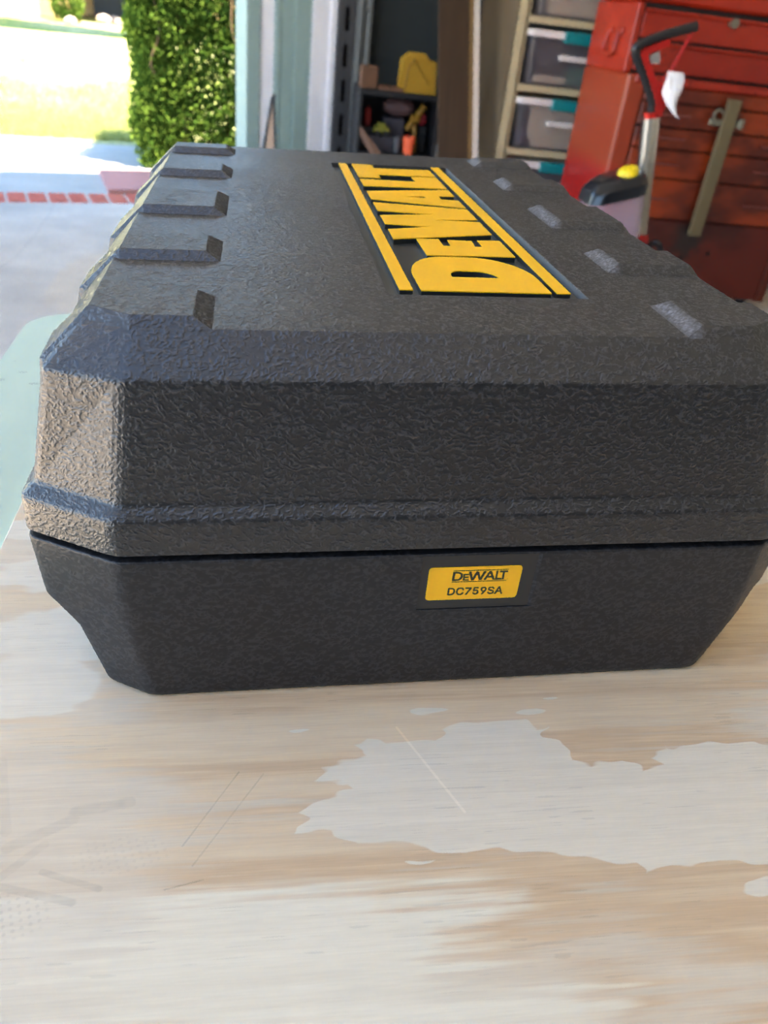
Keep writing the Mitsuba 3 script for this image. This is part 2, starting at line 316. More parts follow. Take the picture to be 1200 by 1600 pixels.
def ply_bump(p, n, uv):
    q = untilt(p); return .00005 * noise(q.x * 90, (q.y + .03 * q.x) * 2200, 7) - .0004 * (1 - smoothstep(.0002, .0012, seg(q, (.066, .276), (.091, .222))))
scene['plywood'] = {'type': 'twosided', 'bsdf': {'type': 'principled', 'base_color': proc(plywood), 'roughness': .55, 'specular': .3}}
tb = thing('work_table', 'long pale green table under the plywood sheet, its rounded far corner showing beside the case', 'table')
tp = sg.box(-.264 + .045, -.02 + .045, 1.25 - .045, .925 - .045).buffer(.045, quad_segs=8)
t_ = extrude(tp, .03); t_.apply_translation([0, 0, .714]); add(tb + '__table_top', tilt(t_), 'table_green')
P('table_steel', s2l(110, 112, 110), .4, .6)
for x in (-.19, 1.17):
    for y in (.06, .84):
        top = EYE + MT @ (np.array([x, y, .715]) - EYE); f_ = top.copy(); f_[2] = 0.012
        add(tb + '__leg', tube([f_, top], .014, 12), 'table_steel', smooth=30)
        c = trimesh.creation.cylinder(.018, .02, sections=14); c.apply_translation([f_[0], f_[1], .01]); add(tb + '__foot_cap', c, 'smooth_black_plastic')
add(tb + '__apron', tilt(cat(box(-.2, 1.18, .05, .07, .68, .713), box(-.2, 1.18, .83, .85, .68, .713), box(-.2, -.18, .05, .85, .68, .713), box(1.16, 1.18, .05, .85, .68, .713))), 'table_steel')
add('plywood_sheet', tilt(box(-.1767, 1.2, -.005, .88, .7441, .75, .0008)), 'plywood', 'pale sanded plywood sheet with tan and whitish patches lying on the green table', 'plywood')

# ------------------------------------------------------------------ the tool case
cs = thing('tool_case', 'big black textured plastic tool case with raised yellow lettering lying on the plywood', 'tool case')
lid = loft([(.8480, -.115, .290, .302, .868, .045, .025, .030, .022), (.8662, -.1147, .2897, .3025, .8675, .0447, .025, .030, .022), (.8727, -.1085, .2835, .3074, .862, .042, .0235, .029, .021),
            (.9314, -.0943, .2697, .3114, .846, .0354, .0138, .034, .0138), (.949, -.0775, .2525, .327, .812, .022, .0135, .021, .0135)], fil=.0018)
rx0, rx1, ry0, ry1, rd = .0622, .1676, .3803, .752, .0034
pocket = m3.Manifold.hull_points(np.array([(x, y, z) for (z, e) in ((.949 - rd, -.0012), (.9535, .0006)) for x in (rx0 - e, rx1 + (e if e < 0 else .0036)) for y in (ry0 - e, ry1 + e)], np.float32))
LIDM = man(lid) - pocket
CH = [(.29, .345, .00036), (.345, .43, .00046), (.43, .55, .0007), (.55, .70, .0010), (.70, .88, .0014)]
lid_fine = skin(LIDM, CH, lambda g, n: ((n[:, 1] < .3) & (n[:, 2] > -.3)) & ~((g[:, 0] > rx0 - .0005) & (g[:, 0] < rx1 + .0005) & (g[:, 1] > ry0 - .0005) & (g[:, 1] < ry1 + .0005)) & (g[:, 2] > .848), lambda v: worms(v, 740., .19, .00024))
def both(coarse, fine, key, bsdf, lo=.008, hi=.031):   # the plain solid with its grained skin as one mesh; paler colour on the raised grain stands in for its highlights
    a = trimesh.graph.smooth_shade(coarse, angle=math.radians(28), facet_minarea=None); f, h = fine; g = np.r_[np.full(len(a.vertices), .3), h]
    c = (lo + (hi - lo) * g)[:, None] * np.array([[.93, .98, 1.17]]); return add(key, tilt(cat(a, f)), bsdf, smooth=True, color=c)
both(tm(LIDM), lid_fine, cs + '__lid', 'shell_plastic')
# raised pads along both long edges of the lid
PADS = [(.327, .371), (.429, .4705), (.534, .593), (.66, .697), (.766, .797)]
for i, (y0, y1) in enumerate(PADS):
    for side in (-1, 1):
        X = (lambda x: x) if side < 0 else (lambda x: .1785 - .0027 - x + .0)
        e = .0045; pts = []
        ya, yb = y0 + e, y1 - e
        if i == 0: ya = y0 + .0045
        for (x, z) in ((-.0300, .9535), (-.0745, .9535), (-.0975, .9318), (-.1085, .888)):
            pts += [(X(x), ya if z > .95 else ya - .0 , z), (X(x), yb, z)]
        for (x, z) in ((-.0218, .9488), (-.074, .9488), (-.092, .930), (-.103, .886)):
            pts += [(X(x), y0 + (0 if z > .94 else .001), z), (X(x), y1, z)]
        if i == 0:                   # the first pad runs into the front bevel and its cut corner
            pts = [q for q in pts if not (q[1] < .345 and abs(q[0] - X(-.09)) < .032)]
            pts += [(X(-.030), .3312, .9535), (X(-.056), .3312, .9535), (X(-.0745), .343, .9535), (X(-.0218), .3268, .949), (X(-.0250), .3251, .9463), (X(-.056), .3251, .9463), (X(-.0965), .336, .9318), (X(-.094), .332, .93), (X(-.103), .338, .886)]
        hp = hull(pts); fine = (skin(man(hp), [(y0 - .01, y1 + .01, (.00038, .0005, .0008, .0011, .0013)[i])], lambda g, n: (n[:, 2] > -.3) & (n[:, 1] < .3), lambda v: worms(v, 740., .19, .00024)))
        if side > 0:                 # right-hand pads: light on the inner slopes painted in as paler colour, with dust specks
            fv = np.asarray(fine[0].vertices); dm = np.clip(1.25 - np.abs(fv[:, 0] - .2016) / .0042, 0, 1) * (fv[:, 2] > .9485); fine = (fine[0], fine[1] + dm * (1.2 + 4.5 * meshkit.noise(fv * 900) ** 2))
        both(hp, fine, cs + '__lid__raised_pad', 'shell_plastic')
base = loft([(.750, -.0865, .2585, .3085, .838, .0235, .0135, .010, .008), (.7525, -.0885, .2605, .3063, .840, .0262, .0152, .0115, .009), (.7895, -.0985, .2735, .3049, .852, .031, .018, .0135, .011),
             (.800, -.1085, .2825, .3045, .861, .0405, .0235, .022, .018), (.8065, -.1133, .287, .3040, .865, .0445, .025, .026, .020), (.8440, -.115, .290, .302, .868, .045, .025, .030, .022),
             (.8442, -.108, .283, .309, .861, .043, .023, .028, .020), (.8500, -.108, .283, .309, .861, .043, .023, .028, .020)], fil=.0016)
def fp(x, z, off=0.0):               # a point on the front face of the base; off = out of it
    return (x, .302 + (.8445 - z) * .0526 - off, z)
pk = m3.Manifold.hull_points(np.array([fp(x, z, o) for (o, e) in ((-.0008, 0), (.004, .010)) for (x, z) in ((.0762, .8430), (.1366 + e, .8430), (.1366 + e, .8068), (.0762, .8068))], np.float32))
BASEM = man(base) - pk
base_fine = skin(BASEM, [(.29, .36, .00052)], lambda g, n: (n[:, 1] < .3) & (g[:, 2] < .8445) & (n[:, 2] > -.85) & ~((g[:, 0] > .0758) & (g[:, 0] < .1392) & (g[:, 2] > .806) & (g[:, 1] > fp(0, 0)[1] - .0526 * g[:, 2] + .0008)), lambda v: worms(v, 600., .28, .00013))
both(tm(BASEM), base_fine, cs + '__base', 'base_plastic', .013, .028)
add(cs + '__base__label_recess', tilt(hull([fp(x, z, o) for o in (-.0011, -.0006) for (x, z) in ((.0763, .8429), (.1365, .8429), (.1365, .8069), (.0763, .8069))])), 'smooth_black_plastic', 'smooth recess around the label')
EXv = np.array([1.0, 0, 0]); EZv = np.array([0, -.0526, 1.0]); EZv /= np.linalg.norm(EZv); ENv = np.array([0, -1.0, -.0526]); ENv /= np.linalg.norm(ENv)
SO = np.array(fp(.0803, .8133, -.0005))
def on_front(m):
    v = np.asarray(m.vertices); m = m.copy(); m.vertices = SO + v[:, :1] * EXv + v[:, 1:2] * EZv + v[:, 2:3] * ENv; return tilt(m)
SW, SH = .0490, .0221
stk = extrude(sg.box(.0022, .0022, SW - .0022, SH - .0022).buffer(.0022, quad_segs=8), .0003)
st_key = add(cs + '__base__label', on_front(stk), 'sticker_yellow', 'yellow label with rounded corners')
def fit(m, x0, x1, y0, y1, z0=.0003, dz=.0002, shear=0.0):
    b = m.bounds; v = (np.asarray(m.vertices) - b[0]) / np.maximum(b[1] - b[0], 1e-9)
    v = np.c_[x0 + v[:, 0] * (x1 - x0) + shear * v[:, 1] * (y1 - y0), y0 + v[:, 1] * (y1 - y0), z0 + v[:, 2] * dz]
    m = m.copy(); m.vertices = v; return m
TXT = lambda s, b=True: meshkit.text_mesh(s, .01, .002, bold=b)
ly0, ly1 = .0131, .0190
lx = lambda f: .0126 + f * .0290
lg = [fit(TXT('D'), lx(0), lx(.185), ly0, ly1), fit(TXT('E'), lx(.195), lx(.30), ly0, ly0 + .0044), fit(TXT('W'), lx(.285), lx(.60), ly0, ly1), fit(TXT('A'), lx(.575), lx(.78), ly0, ly1), fit(TXT('L'), lx(.785), lx(.90), ly0, ly1), fit(TXT('T'), lx(.85), lx(1.0), ly0, ly1)]
lg += [fit(box(0, 1, 0, 1, 0, 1), lx(0), lx(1.0), ly1 + .0006, ly1 + .00095), fit(box(0, 1, 0, 1, 0, 1), lx(0), lx(1.0), ly0 - .00095, ly0 - .0006), fit(trimesh.creation.cylinder(1, 1, sections=10), lx(1.0), lx(1.015), ly0, ly0 + .0005)]
add(cs + '__base__label_logo', on_front(cat(*lg)), 'print_black', 'black brand lettering between two lines')
add(cs + '__base__label_model', on_front(fit(TXT('DC759SA', True), .0113, .0408, .0032, .0083)), 'print_black', 'black model number')

# raised logo on the lid, letter by letter (traced in the plane of the lid, millimetres)
LZ0, LZ1 = .949 - rd - .0002, .9492
add(cs + '__logo_panel', tilt(box(rx0 + .0003, rx1 - .0003, ry0 + .0003, ry1 - .0003, LZ0 - .0006, LZ0 + .0004)), 'panel_black', 'smooth sunken panel behind the letters')
def arc(cx, cy, rx, ry, a0, a1, k=10):
    return [(cx + rx * math.cos(math.radians(a)), cy + ry * math.sin(math.radians(a))) for a in np.linspace(a0, a1, k)]
D_out = sg.Polygon([(150.5, 388.0), (80.5, 388.0), (80.5, 410.0)] + arc(104.5, 415, 24, 37.5, 180, 90, 10) + arc(120.5, 412, 30, 40.5, 90, 0, 12))
D_in = sg.Polygon([(128.6, 412.8), (102.0, 412.8)] + arc(109, 415.5, 7, 9.5, 180, 90, 6) + arc(117, 413, 11.6, 12, 90, 0, 8))
LET = {'D': D_out.difference(D_in),
 'E': sg.Polygon([(95.8, 455.2), (150.2, 457.0), (150.2, 494.0), (135.2, 493.0), (135.2, 477.6), (130.2, 477.3), (131.2, 491.3), (115.6, 491.8), (115.0, 477.7), (110.3, 477.5), (110.0, 493.2), (95.8, 492.6)]),
 'W': sg.Polygon([(81, 490), (149, 509.5), (149, 543.5), (117.5, 545), (149, 549.5), (149, 581.6), (81, 593.5), (81, 567), (121, 561.6), (81, 553.5), (81, 529.1), (110.5, 524.8), (81, 514.6)]).buffer(0),
 'A': sg.Polygon([(81, 604.3), (149, 586), (149, 611), (136, 613.2), (136, 624.5), (149, 626.6), (149, 650.5), (81, 633.2)]).difference(sg.Polygon([(108, 618.8), (124.3, 615.6), (124.3, 622)])),
 'L': sg.Polygon([(81, 653.5), (149, 654.6), (149, 701.2), (127.2, 699.5), (127.2, 679.0), (81, 681)]),
 'T': sg.Polygon([(81, 689), (99.2, 689), (99.2, 704), (149, 705), (149, 735.5), (99.2, 733.5), (99.2, 749.2), (81, 751.0)])}
def raised(poly, za=None, zb=None):
    c = m3.CrossSection([np.array(r.coords)[:-1] for g in getattr(poly, 'geoms', [poly]) for r in [g.exterior, *g.interiors]], m3.FillRule.EvenOdd)
    m = m3.Manifold.extrude(c, 1.0); m = tm(m); v = np.asarray(m.vertices); m.vertices = np.c_[v[:, :2] / 1000, za + v[:, 2] * (zb - za)]; return tilt(m)
def letter(poly, label, nm):
    z = LZ1 - .0006; k = add(cs + nm, raised(poly, z, LZ1), 'logo_yellow', label); add(k + '__riser', raised(poly.buffer(-.12), LZ0, z), 'panel_black')
for ch, poly in LET.items():
    letter(poly, f'raised yellow letter {ch}', '__letter')
for (x0, x1) in ((69.2, 76.3), (153.6, 161.2)):
    letter(sg.box(x0, 388.5, x1, 751.2), 'long raised yellow stripe beside the letters', '__stripe')

# ------------------------------------------------------------------ red tool cabinet and chest
def red_paint(p, n, uv):
    a = fbm(p.x * 5, p.y * 5, p.z * 5, 4); sp = smoothstep(.8, .86, noise(p.x * 60, p.y * 60, p.z * 60))
    c = mix(s2l(168, 44, 22), s2l(148, 34, 18), smoothstep(.35, .65, a)); return c * (1 - .35 * sp)
def old_paint(p, n, uv):
    a = fbm(p.x * 4, p.y * 4, p.z * 6, 4); b = fbm(p.x * 16, p.y * 16, p.z * 16, 3)
    c = mix(s2l(150, 54, 15), s2l(88, 27, 12), smoothstep(.32, .68, a)); return c * (.8 + .4 * b)
def old_side(p, n, uv):
    a = fbm(p.x * 4, p.y * 4, p.z * 4, 3); c = mix(s2l(160, 66, 36), s2l(146, 50, 28), a); return mix(s2l(160, 20, 17), c, smoothstep(.56, .66, p.z + .05 * a))
def low_front(p, n, uv):
    a = fbm(p.x * 5, 3, p.z * 5, 4); c = mix(s2l(96, 26, 14), s2l(66, 17, 12), smoothstep(.3, .7, a))
    soot = 1 - smoothstep(.035, .10, dr.sqrt(dr.square(p.x - 2.0) + dr.square((p.z - .33) * .8)) + .05 * (noise(p.x * 30, 1, p.z * 30) - .5)); return mix(c, mi.Color3f(.02, .017, .016), soot * .85)
for nm, fn, ro in (('red_paint', red_paint, .35), ('old_paint', old_paint, .4), ('old_side', old_side, .33), ('low_front', low_front, .45)):
    scene[nm] = {'type': 'twosided', 'bsdf': {'type': 'principled', 'base_color': proc(fn), 'roughness': ro, 'specular': .5}}
P('dark_gap', (.012, .008, .007), .8); P('olive_metal', s2l(118, 106, 78), .55, .2); P('old_chrome', s2l(128, 70, 64), .4, .3); P('lock_metal', s2l(130, 128, 112), .4, .5); P('rubber', (.015, .015, .016), .7)
tc = thing('tool_cabinet', 'tall red rolling tool cabinet with worn drawers and an olive bar down its front', 'tool cabinet')
CX0, CX1, CY0, CY1 = 1.52, 2.50, 3.5, 4.03
add(tc + '__body', box(CX0, CX1, CY0 + .02, CY1, .05, .953, .012), 'old_side')
# rounded front posts, top rail and lower panel
for x0, x1, pm_ in ((CX0, CX0 + .085, 'old_side'), (CX1 - .055, CX1, 'old_paint')):
    pr_ = sg.box(x0 + .02, CY0 + .02, x1 - .004, CY0 + .06).buffer(.02 if x0 < 2 else .004); m = extrude(sg.box(x0, CY0, x1, CY0 + .05).buffer(-.018).buffer(.018, quad_segs=6), .902); m.apply_translation([0, 0, .05]); add(tc + '__front_post', m, pm_, smooth=40)
add(tc + '__top_rail', box(CX0 + .03, CX1 - .03, CY0 - .006, CY0 + .05, .925, .957, .006), 'red_paint')
DZ = [(.868, .922), (.775, .862), (.690, .769), (.572, .684), (.402, .566)]
for i, (z0, z1) in enumerate(DZ):
    dk = add(tc + '__drawer', box(CX0 + .088, CX1 - .058, CY0 - .002 - (.004 if i == 4 else 0), CY0 + .03, z0, z1, .004), 'old_paint')
    for px in ((1.77, 2.27) if i else ()):
        zc = (z0 + z1) / 2 + .004
        pts = [(px - .06, CY0 - .001, zc), (px - .062, CY0 - .022, zc), (px + .062, CY0 - .022, zc), (px + .065, CY0 - .001, zc)]
        add(dk + '__pull', tube(pts, .005, 8), 'old_chrome', smooth=40)
add(tc + '__inner_frame', box(CX0 + .08, CX1 - .05, CY0 + .012, CY0 + .04, .055, .93), 'dark_gap')
add(tc + '__lower_panel', box(CX0 + .088, CX1 - .058, CY0 + .001, CY0 + .03, .055, .396, .004), 'low_front')
for x, z in ((2.17, .262), (1.99, .235)):
    c = trimesh.creation.cylinder(.009, .006, sections=14); c = rot(c, 90, [1, 0, 0]); c.apply_translation([x - .05 * (x > 2.1), CY0 - .001, z]); add(tc + '__screw_hole', c, 'dark_gap')
add(tc + '__locking_bar', cat(box(1.972, 2.030, CY0 - .045, CY0 - .035, .345, .905, .003), box(1.972, 1.978, CY0 - .045, CY0 - .02, .345, .905, .002)), 'olive_metal', 'olive brown vertical locking bar')
for z in (.36, .89):
    add(tc + '__bar_bracket', box(1.985, 2.02, CY0 - .037, CY0 + .004, z - .012, z + .012, .002), 'olive_metal')
add(tc + '__hasp', cat(box(1.915, 2.075, CY0 - .032, CY0 - .024, .80, .826, .003), tube(smooth_path([(1.94, CY0 - .03, .82), (1.925, CY0 - .034, .84), (1.94, CY0 - .034, .862), (1.965, CY0 - .034, .852)], 6), .006, 8), box(2.05, 2.075, CY0 - .04, CY0 - .02, .795, .835, .004), box(1.93, 1.95, CY0 - .03, CY0 + .0, .80, .826, .002)), 'lock_metal', 'grey hasp across the bar')
for x in (CX0 + .08, CX1 - .08):
    for y in (CY0 + .08, CY1 - .08):
        w = rot(trimesh.creation.cylinder(.02, .03, sections=20), 90, [0, 1, 0]); w.apply_translation([x, y, .02]); ck = add(tc + '__caster', w, 'rubber', smooth=40)
        add(ck + '__fork', box(x - .025, x + .025, y - .02, y + .02, .028, .06, .004), 'dark_steel')
uc = thing('tool_chest', 'red upper tool chest with wide lipped drawers standing on the tool cabinet', 'tool chest')
UX0, UX1, UY0, UY1 = 1.522, 2.46, 3.575, 4.03
add(uc + '__body', box(UX0, UX1, UY0 + .012, UY1, .954, 1.205, .006), 'red_paint')
add(uc + '__lid', box(UX0 - .004, UX1 + .004, UY0 - .004, UY1, 1.209, 1.34, .012), 'red_paint')
for x0, x1 in ((UX0, UX0 + .03), (UX1 - .03, UX1)):
    add(uc + '__front_post', box(x0, x1, UY0 - .004, UY0 + .03, .957, 1.204, .004), 'red_paint')
for z0, z1 in ((1.086, 1.178), (.968, 1.066)):
    dk = add(uc + '__drawer', box(UX0 + .036, UX1 - .036, UY0, UY0 + .03, z0, z1, .003), 'red_paint')
    add(dk + '__pull_lip', hull([(x, y, z) for x in (UX0 + .036, UX1 - .036) for (y, z) in ((UY0 + .002, z1 - .004), (UY0 + .002, z1 + .008), (UY0 - .022, z1 + .010), (UY0 - .024, z1 + .002), (UY0 - .018, z1 - .002))]), 'red_paint')
add(uc + '__inner_frame', box(UX0 + .03, UX1 - .03, UY0 + .01, UY0 + .03, .957, 1.206), 'dark_gap')
lk = rot(trimesh.creation.cylinder(.018, .03, sections=20), 90, [1, 0, 0]); lk.apply_translation([1.945, UY0 - .012, 1.172]); kk = add(uc + '__lock', lk, 'lock_metal', 'grey round lock', smooth=40)
sh = tube(smooth_path([(UX0 - .002, 3.745, 1.04), (UX0 - .03, 3.745, 1.03), (UX0 - .032, 3.83, 1.03), (UX0 - .002, 3.83, 1.04)], 6), .006, 8)
hd = [(UX0 - .004, 3.70, 1.10), (UX0 - .016, 3.70, 1.02), (UX0 - .016, 3.81, 1.02), (UX0 - .004, 3.81, 1.10)]
add(uc + '__side_handle', tube(smooth_path(hd, 8), .0065, 8), 'red_paint', smooth=40)
for y in (3.66, 3.78): add(uc + '__side_handle__bracket', box(UX0 - .010, UX0, y, y + .07, 1.088, 1.112, .003), 'red_paint')

# ------------------------------------------------------------------ carpet cleaner in front of the cabinet
P('cleaner_red', s2l(168, 22, 18), .35); P('cleaner_black', (.012, .012, .014), .3); P('cleaner_grey', s2l(150, 145, 140), .4); P('cap_black', (.008, .009, .013), .16, spec=.5); P('button_yellow', s2l(250, 214, 20), .4); P('alu', s2l(215, 212, 205), .3, .9); P('alu_dull', s2l(176, 168, 152), .4, .7); P('bright_red', s2l(225, 36, 24), .35)
scene['tank_plastic'] = {'type': 'blendbsdf', 'weight': .5, 'a': {'type': 'thindielectric'}, 'b': {'type': 'twosided', 'bsdf': {'type': 'principled', 'base_color': {'type': 'rgb', 'value': [.50, .36, .44]}, 'roughness': .3}}}
cc = thing('carpet_cleaner', 'upright carpet cleaner with a black and red loop handle and clear lilac tank', 'carpet cleaner')
def V2(x, z, y=2.9): return (x, y, z)
grip = smooth_path([V2(1.375, .868), V2(1.362, .905), V2(1.320, .965), V2(1.262, 1.040), V2(1.285, 1.068), V2(1.36, 1.100), V2(1.455, 1.132)], 8)
add(cc + '__grip', tube(grip, .0155, 12), 'cleaner_black', 'black rubber grip', smooth=40)
pl_ = sg.LineString([(1.393, .862), (1.382, .905), (1.338, .968), (1.288, 1.036), (1.308, 1.050), (1.36, 1.075)]).buffer(.011)
m = extrude(pl_, .03); v = np.asarray(m.vertices); m.vertices = np.c_[v[:, 0], 2.885 + v[:, 2], v[:, 1]]; add(cc + '__handle_core', m, 'cleaner_red', smooth=30)
m = extrude(sg.Polygon([(1.372, .858), (1.412, .858), (1.412, .925), (1.392, .955), (1.352, .968), (1.36, .93)]), .03); v = np.asarray(m.vertices); m.vertices = np.c_[v[:, 0], 2.887 + v[:, 2], v[:, 1]]; add(cc + '__handle_neck', m, 'cleaner_red')
add(cc + '__handle_loop', tube(smooth_path([V2(1.449, 1.122), V2(1.434, 1.08), V2(1.414, 1.02), V2(1.403, .992), V2(1.37, .955), V2(1.36, .93)], 6), .0062, 8), 'cleaner_red', smooth=40)
m = extrude(sg.Polygon([(1.306, 1.012), (1.352, 1.012), (1.352, 1.028), (1.342, 1.050), (1.318, 1.038)]), .02); v = np.asarray(m.vertices); m.vertices = np.c_[v[:, 0], 2.89 + v[:, 2], v[:, 1]]; add(cc + '__trigger', m, 'cleaner_grey')
ax0, ax1 = np.array([1.378, 2.9, .858]), np.array([1.4495, 2.9, .45])
dv = (ax1 - ax0); dl = np.linalg.norm(dv); dv = dv / dl; sx = np.cross(dv, [0, 1, 0])
def along(r0, s0, s1, w, off, yoff=0.0):
    return tube([ax0 + dv * s0 + sx * off + [0, yoff, 0], ax0 + dv * s1 + sx * off + [0, yoff, 0]], w, 14)
sgn = 1 if sx[0] > 0 else -1
add(cc + '__collar', cat(along(0, -.006, .016, .016, -.014 * sgn), along(0, -.006, .01, .014, .014 * sgn)), 'bright_red', smooth=40)
add(cc + '__pole', along(0, .01, dl, .0165, -.013 * sgn, -.004), 'alu', smooth=40)
add(cc + '__pole', cat(along(0, .01, dl, .0155, .012 * sgn, .003), along(0, .01, dl, .004, .022 * sgn, -.011)), 'alu_dull', smooth=40)
add(cc + '__cord', along(0, .0, .40, .004, -.031 * sgn, 0), 'cleaner_black', smooth=40)
tank = loft([(.20, 1.225, 1.455, 2.76, 2.93, .03, .03, .03, .03), (.40, 1.205, 1.40, 2.755, 2.93, .03, .03, .03, .03), (.565, 1.18, 1.375, 2.75, 2.93, .03, .03, .03, .03)], fil=.01, fr=.02)
v = np.asarray(tank.vertices); tank.vertices = np.c_[v[:, :2], v[:, 2] + (v[:, 2] - .2) / .365 * (v[:, 0] - 1.19) * .30]; add(cc + '__tank', tank, 'tank_plastic', 'clear lilac tank', smooth=35)
cap = loft([(.568, 1.172, 1.375, 2.742, 2.935, .03, .03, .03, .03), (.605, 1.178, 1.373, 2.745, 2.935, .03, .03, .03, .03), (.632, 1.20, 1.365, 2.76, 2.925, .05, .04, .04, .04), (.640, 1.225, 1.345, 2.785, 2.90, .04, .03, .03, .03)], fil=.008, fr=.02)
v = np.asarray(cap.vertices); cap.vertices = np.c_[v[:, :2], v[:, 2] + (v[:, 0] - 1.19) * .30]; add(cc + '__tank_cap', cap, 'cap_black', 'glossy black tank cap', smooth=35)
b_ = loft([(.0, 1.272, 1.337, 2.77, 2.86, .02, .02, .02, .02), (.02, 1.275, 1.334, 2.775, 2.855, .02, .02, .02, .02), (.026, 1.285, 1.325, 2.79, 2.84, .01, .01, .01, .01)], fil=.006, fr=.012)
v = np.asarray(b_.vertices); b_.vertices = np.c_[v[:, :2], v[:, 2] + .636 + (v[:, 0] - 1.19) * .30]; add(cc + '__tank_cap__button', b_, 'button_yellow', 'yellow button', smooth=35)
lowb = loft([(.06, 1.22, 1.56, 2.72, 3.02, .05, .05, .05, .05), (.16, 1.23, 1.55, 2.73, 3.01, .05, .05, .05, .05), (.2, 1.26, 1.52, 2.75, 2.98, .05, .05, .05, .05)], fil=.02, fr=.03)
add(cc + '__base', lowb, 'cleaner_red', smooth=35); add(cc + '__spine', hull([(1.42, 2.935, .18), (1.55, 2.935, .18), (1.42, 3.0, .18), (1.55, 3.0, .18), (1.415, 2.88, .455), (1.48, 2.88, .455), (1.415, 2.95, .455), (1.48, 2.95, .455)]), 'cleaner_red')
nz = loft([(.0, 1.20, 1.58, 2.62, 2.78, .03, .03, .03, .03), (.07, 1.22, 1.56, 2.64, 2.78, .03, .03, .03, .03)], fil=.01, fr=.02); add(cc + '__nozzle', nz, 'cleaner_black', smooth=35)
for x in (1.235, 1.535):
    w = rot(trimesh.creation.cylinder(.055, .03, sections=20), 90, [0, 1, 0]); w.apply_translation([x, 2.98, .055]); add(cc + '__wheel', w, 'rubber', smooth=40)
hk = smooth_path([(1.505, 2.93, .40), (1.535, 2.91, .425), (1.555, 2.90, .40), (1.558, 2.90, .35)], 6); add(cc + '__cord_hook', tube(hk, .012, 8), 'cleaner_black', smooth=40)
# paper tag on the loop
P('paper_white', s2l(248, 248, 252), .7)
rows = [(1.380, 1.440, .996), (1.384, 1.446, .985), (1.386, 1.447, .970), (1.384, 1.445, .950), (1.382, 1.440, .930), (1.394, 1.438, .910), (1.412, 1.442, .890), (1.437, 1.452, .870), (1.458, 1.464, .858)]
V_, F_ = [], []
for i, (x0, x1, z) in enumerate(rows):
    for j in range(5):
        t = j / 4; V_.append((x0 + (x1 - x0) * t, 2.872 + .010 * math.sin(i * .6 + t * 2.4) + .012 * (t - .5) ** 2 * 4 - .014, z))
for i in range(len(rows) - 1):
    for j in range(4):
        a = i * 5 + j; F_ += [[a, a + 1, a + 6], [a, a + 6, a + 5]]
tg = trimesh.Trimesh(V_, F_, process=False); n_ = tg.vertex_normals * .0004; kv = len(V_)
tg2 = trimesh.Trimesh(np.vstack([tg.vertices + n_, tg.vertices - n_]), np.vstack([tg.faces, tg.faces[:, ::-1] + kv]), process=False)
add('hang_tag', tg2, 'paper_white', 'curled white paper tag hanging from the red handle loop', 'tag', smooth=True)
add('hang_tag__string', tube(smooth_path([(1.405, 2.9, .997), (1.398, 2.878, .992), (1.40, 2.866, .960), (1.405, 2.866, .925), (1.425, 2.868, .885)], 6), .0016, 6), 'alu_dull')

# ------------------------------------------------------------------ shelving with plastic totes
P('shelf_cream', s2l(190, 178, 142), .5); P('shelf_side', s2l(100, 84, 62), .7); P('tote_white', s2l(225, 220, 218), .4); P('tote_teal', s2l(8, 128, 134), .4); P('tote_grey', s2l(126, 122, 128), .4)
scene['tote_clear'] = {'type': 'blendbsdf', 'weight': .26, 'a': {'type': 'thindielectric'}, 'b': {'type': 'twosided', 'bsdf': {'type': 'principled', 'base_color': {'type': 'rgb', 'value': [.27, .26, .29]}, 'roughness': .35}}}
su = thing('shelving_unit', 'tall cream metal shelving unit holding clear totes, left of the red tool chest', 'shelving unit')
SX0, SX1, SY0, SY1 = 1.200, 1.93, 4.15, 4.60
for x in (SX0, SX1 - .04):
    for y in (SY0, SY1 - .04):
        yy = y if y == SY0 else y + .036
        add(su + '__post', cat(box(x, x + .036, yy, yy + .004, 0, 2.0), box(x, x + .004, y, y + .04, 0, 2.0)) if x == SX0 else cat(box(x, x + .04, yy, yy + .004, 0, 2.0), box(x + .036, x + .04, y, y + .04, 0, 2.0)), 'shelf_cream')
for z in (.255, .541, .826, 1.109, 1.40, 1.70):
    s = add(su + '__shelf', cat(box(SX0 + .05, SX1 - .045, SY0 + .006, SY0 + .010, z - .016, z + .013, .001), box(SX0 + .05, SX1 - .045, SY0 + .006, SY1 - .006, z + .009, z + .013)), 'shelf_cream')
add(su + '__inner_upright', box(SX0 + .046, SX0 + .060, SY0 + .02, SY0 + .035, .02, 1.98, .002), 'shelf_cream')
add(su + '__side_panel', box(SX0 - .008, SX0 - .001, SY0 + .008, SY1 + .25, .0, 2.0), 'shelf_side', 'brown hardboard side panel')
P('beige_paper', s2l(196, 180, 158), .8); P('dark_stuff', s2l(60, 58, 66), .6); P('dusk_purple', s2l(78, 70, 88), .6); P('green_stuff', s2l(72, 110, 92), .6)
descr = ['topmost', 'second from the top', 'third from the top', 'lowest']
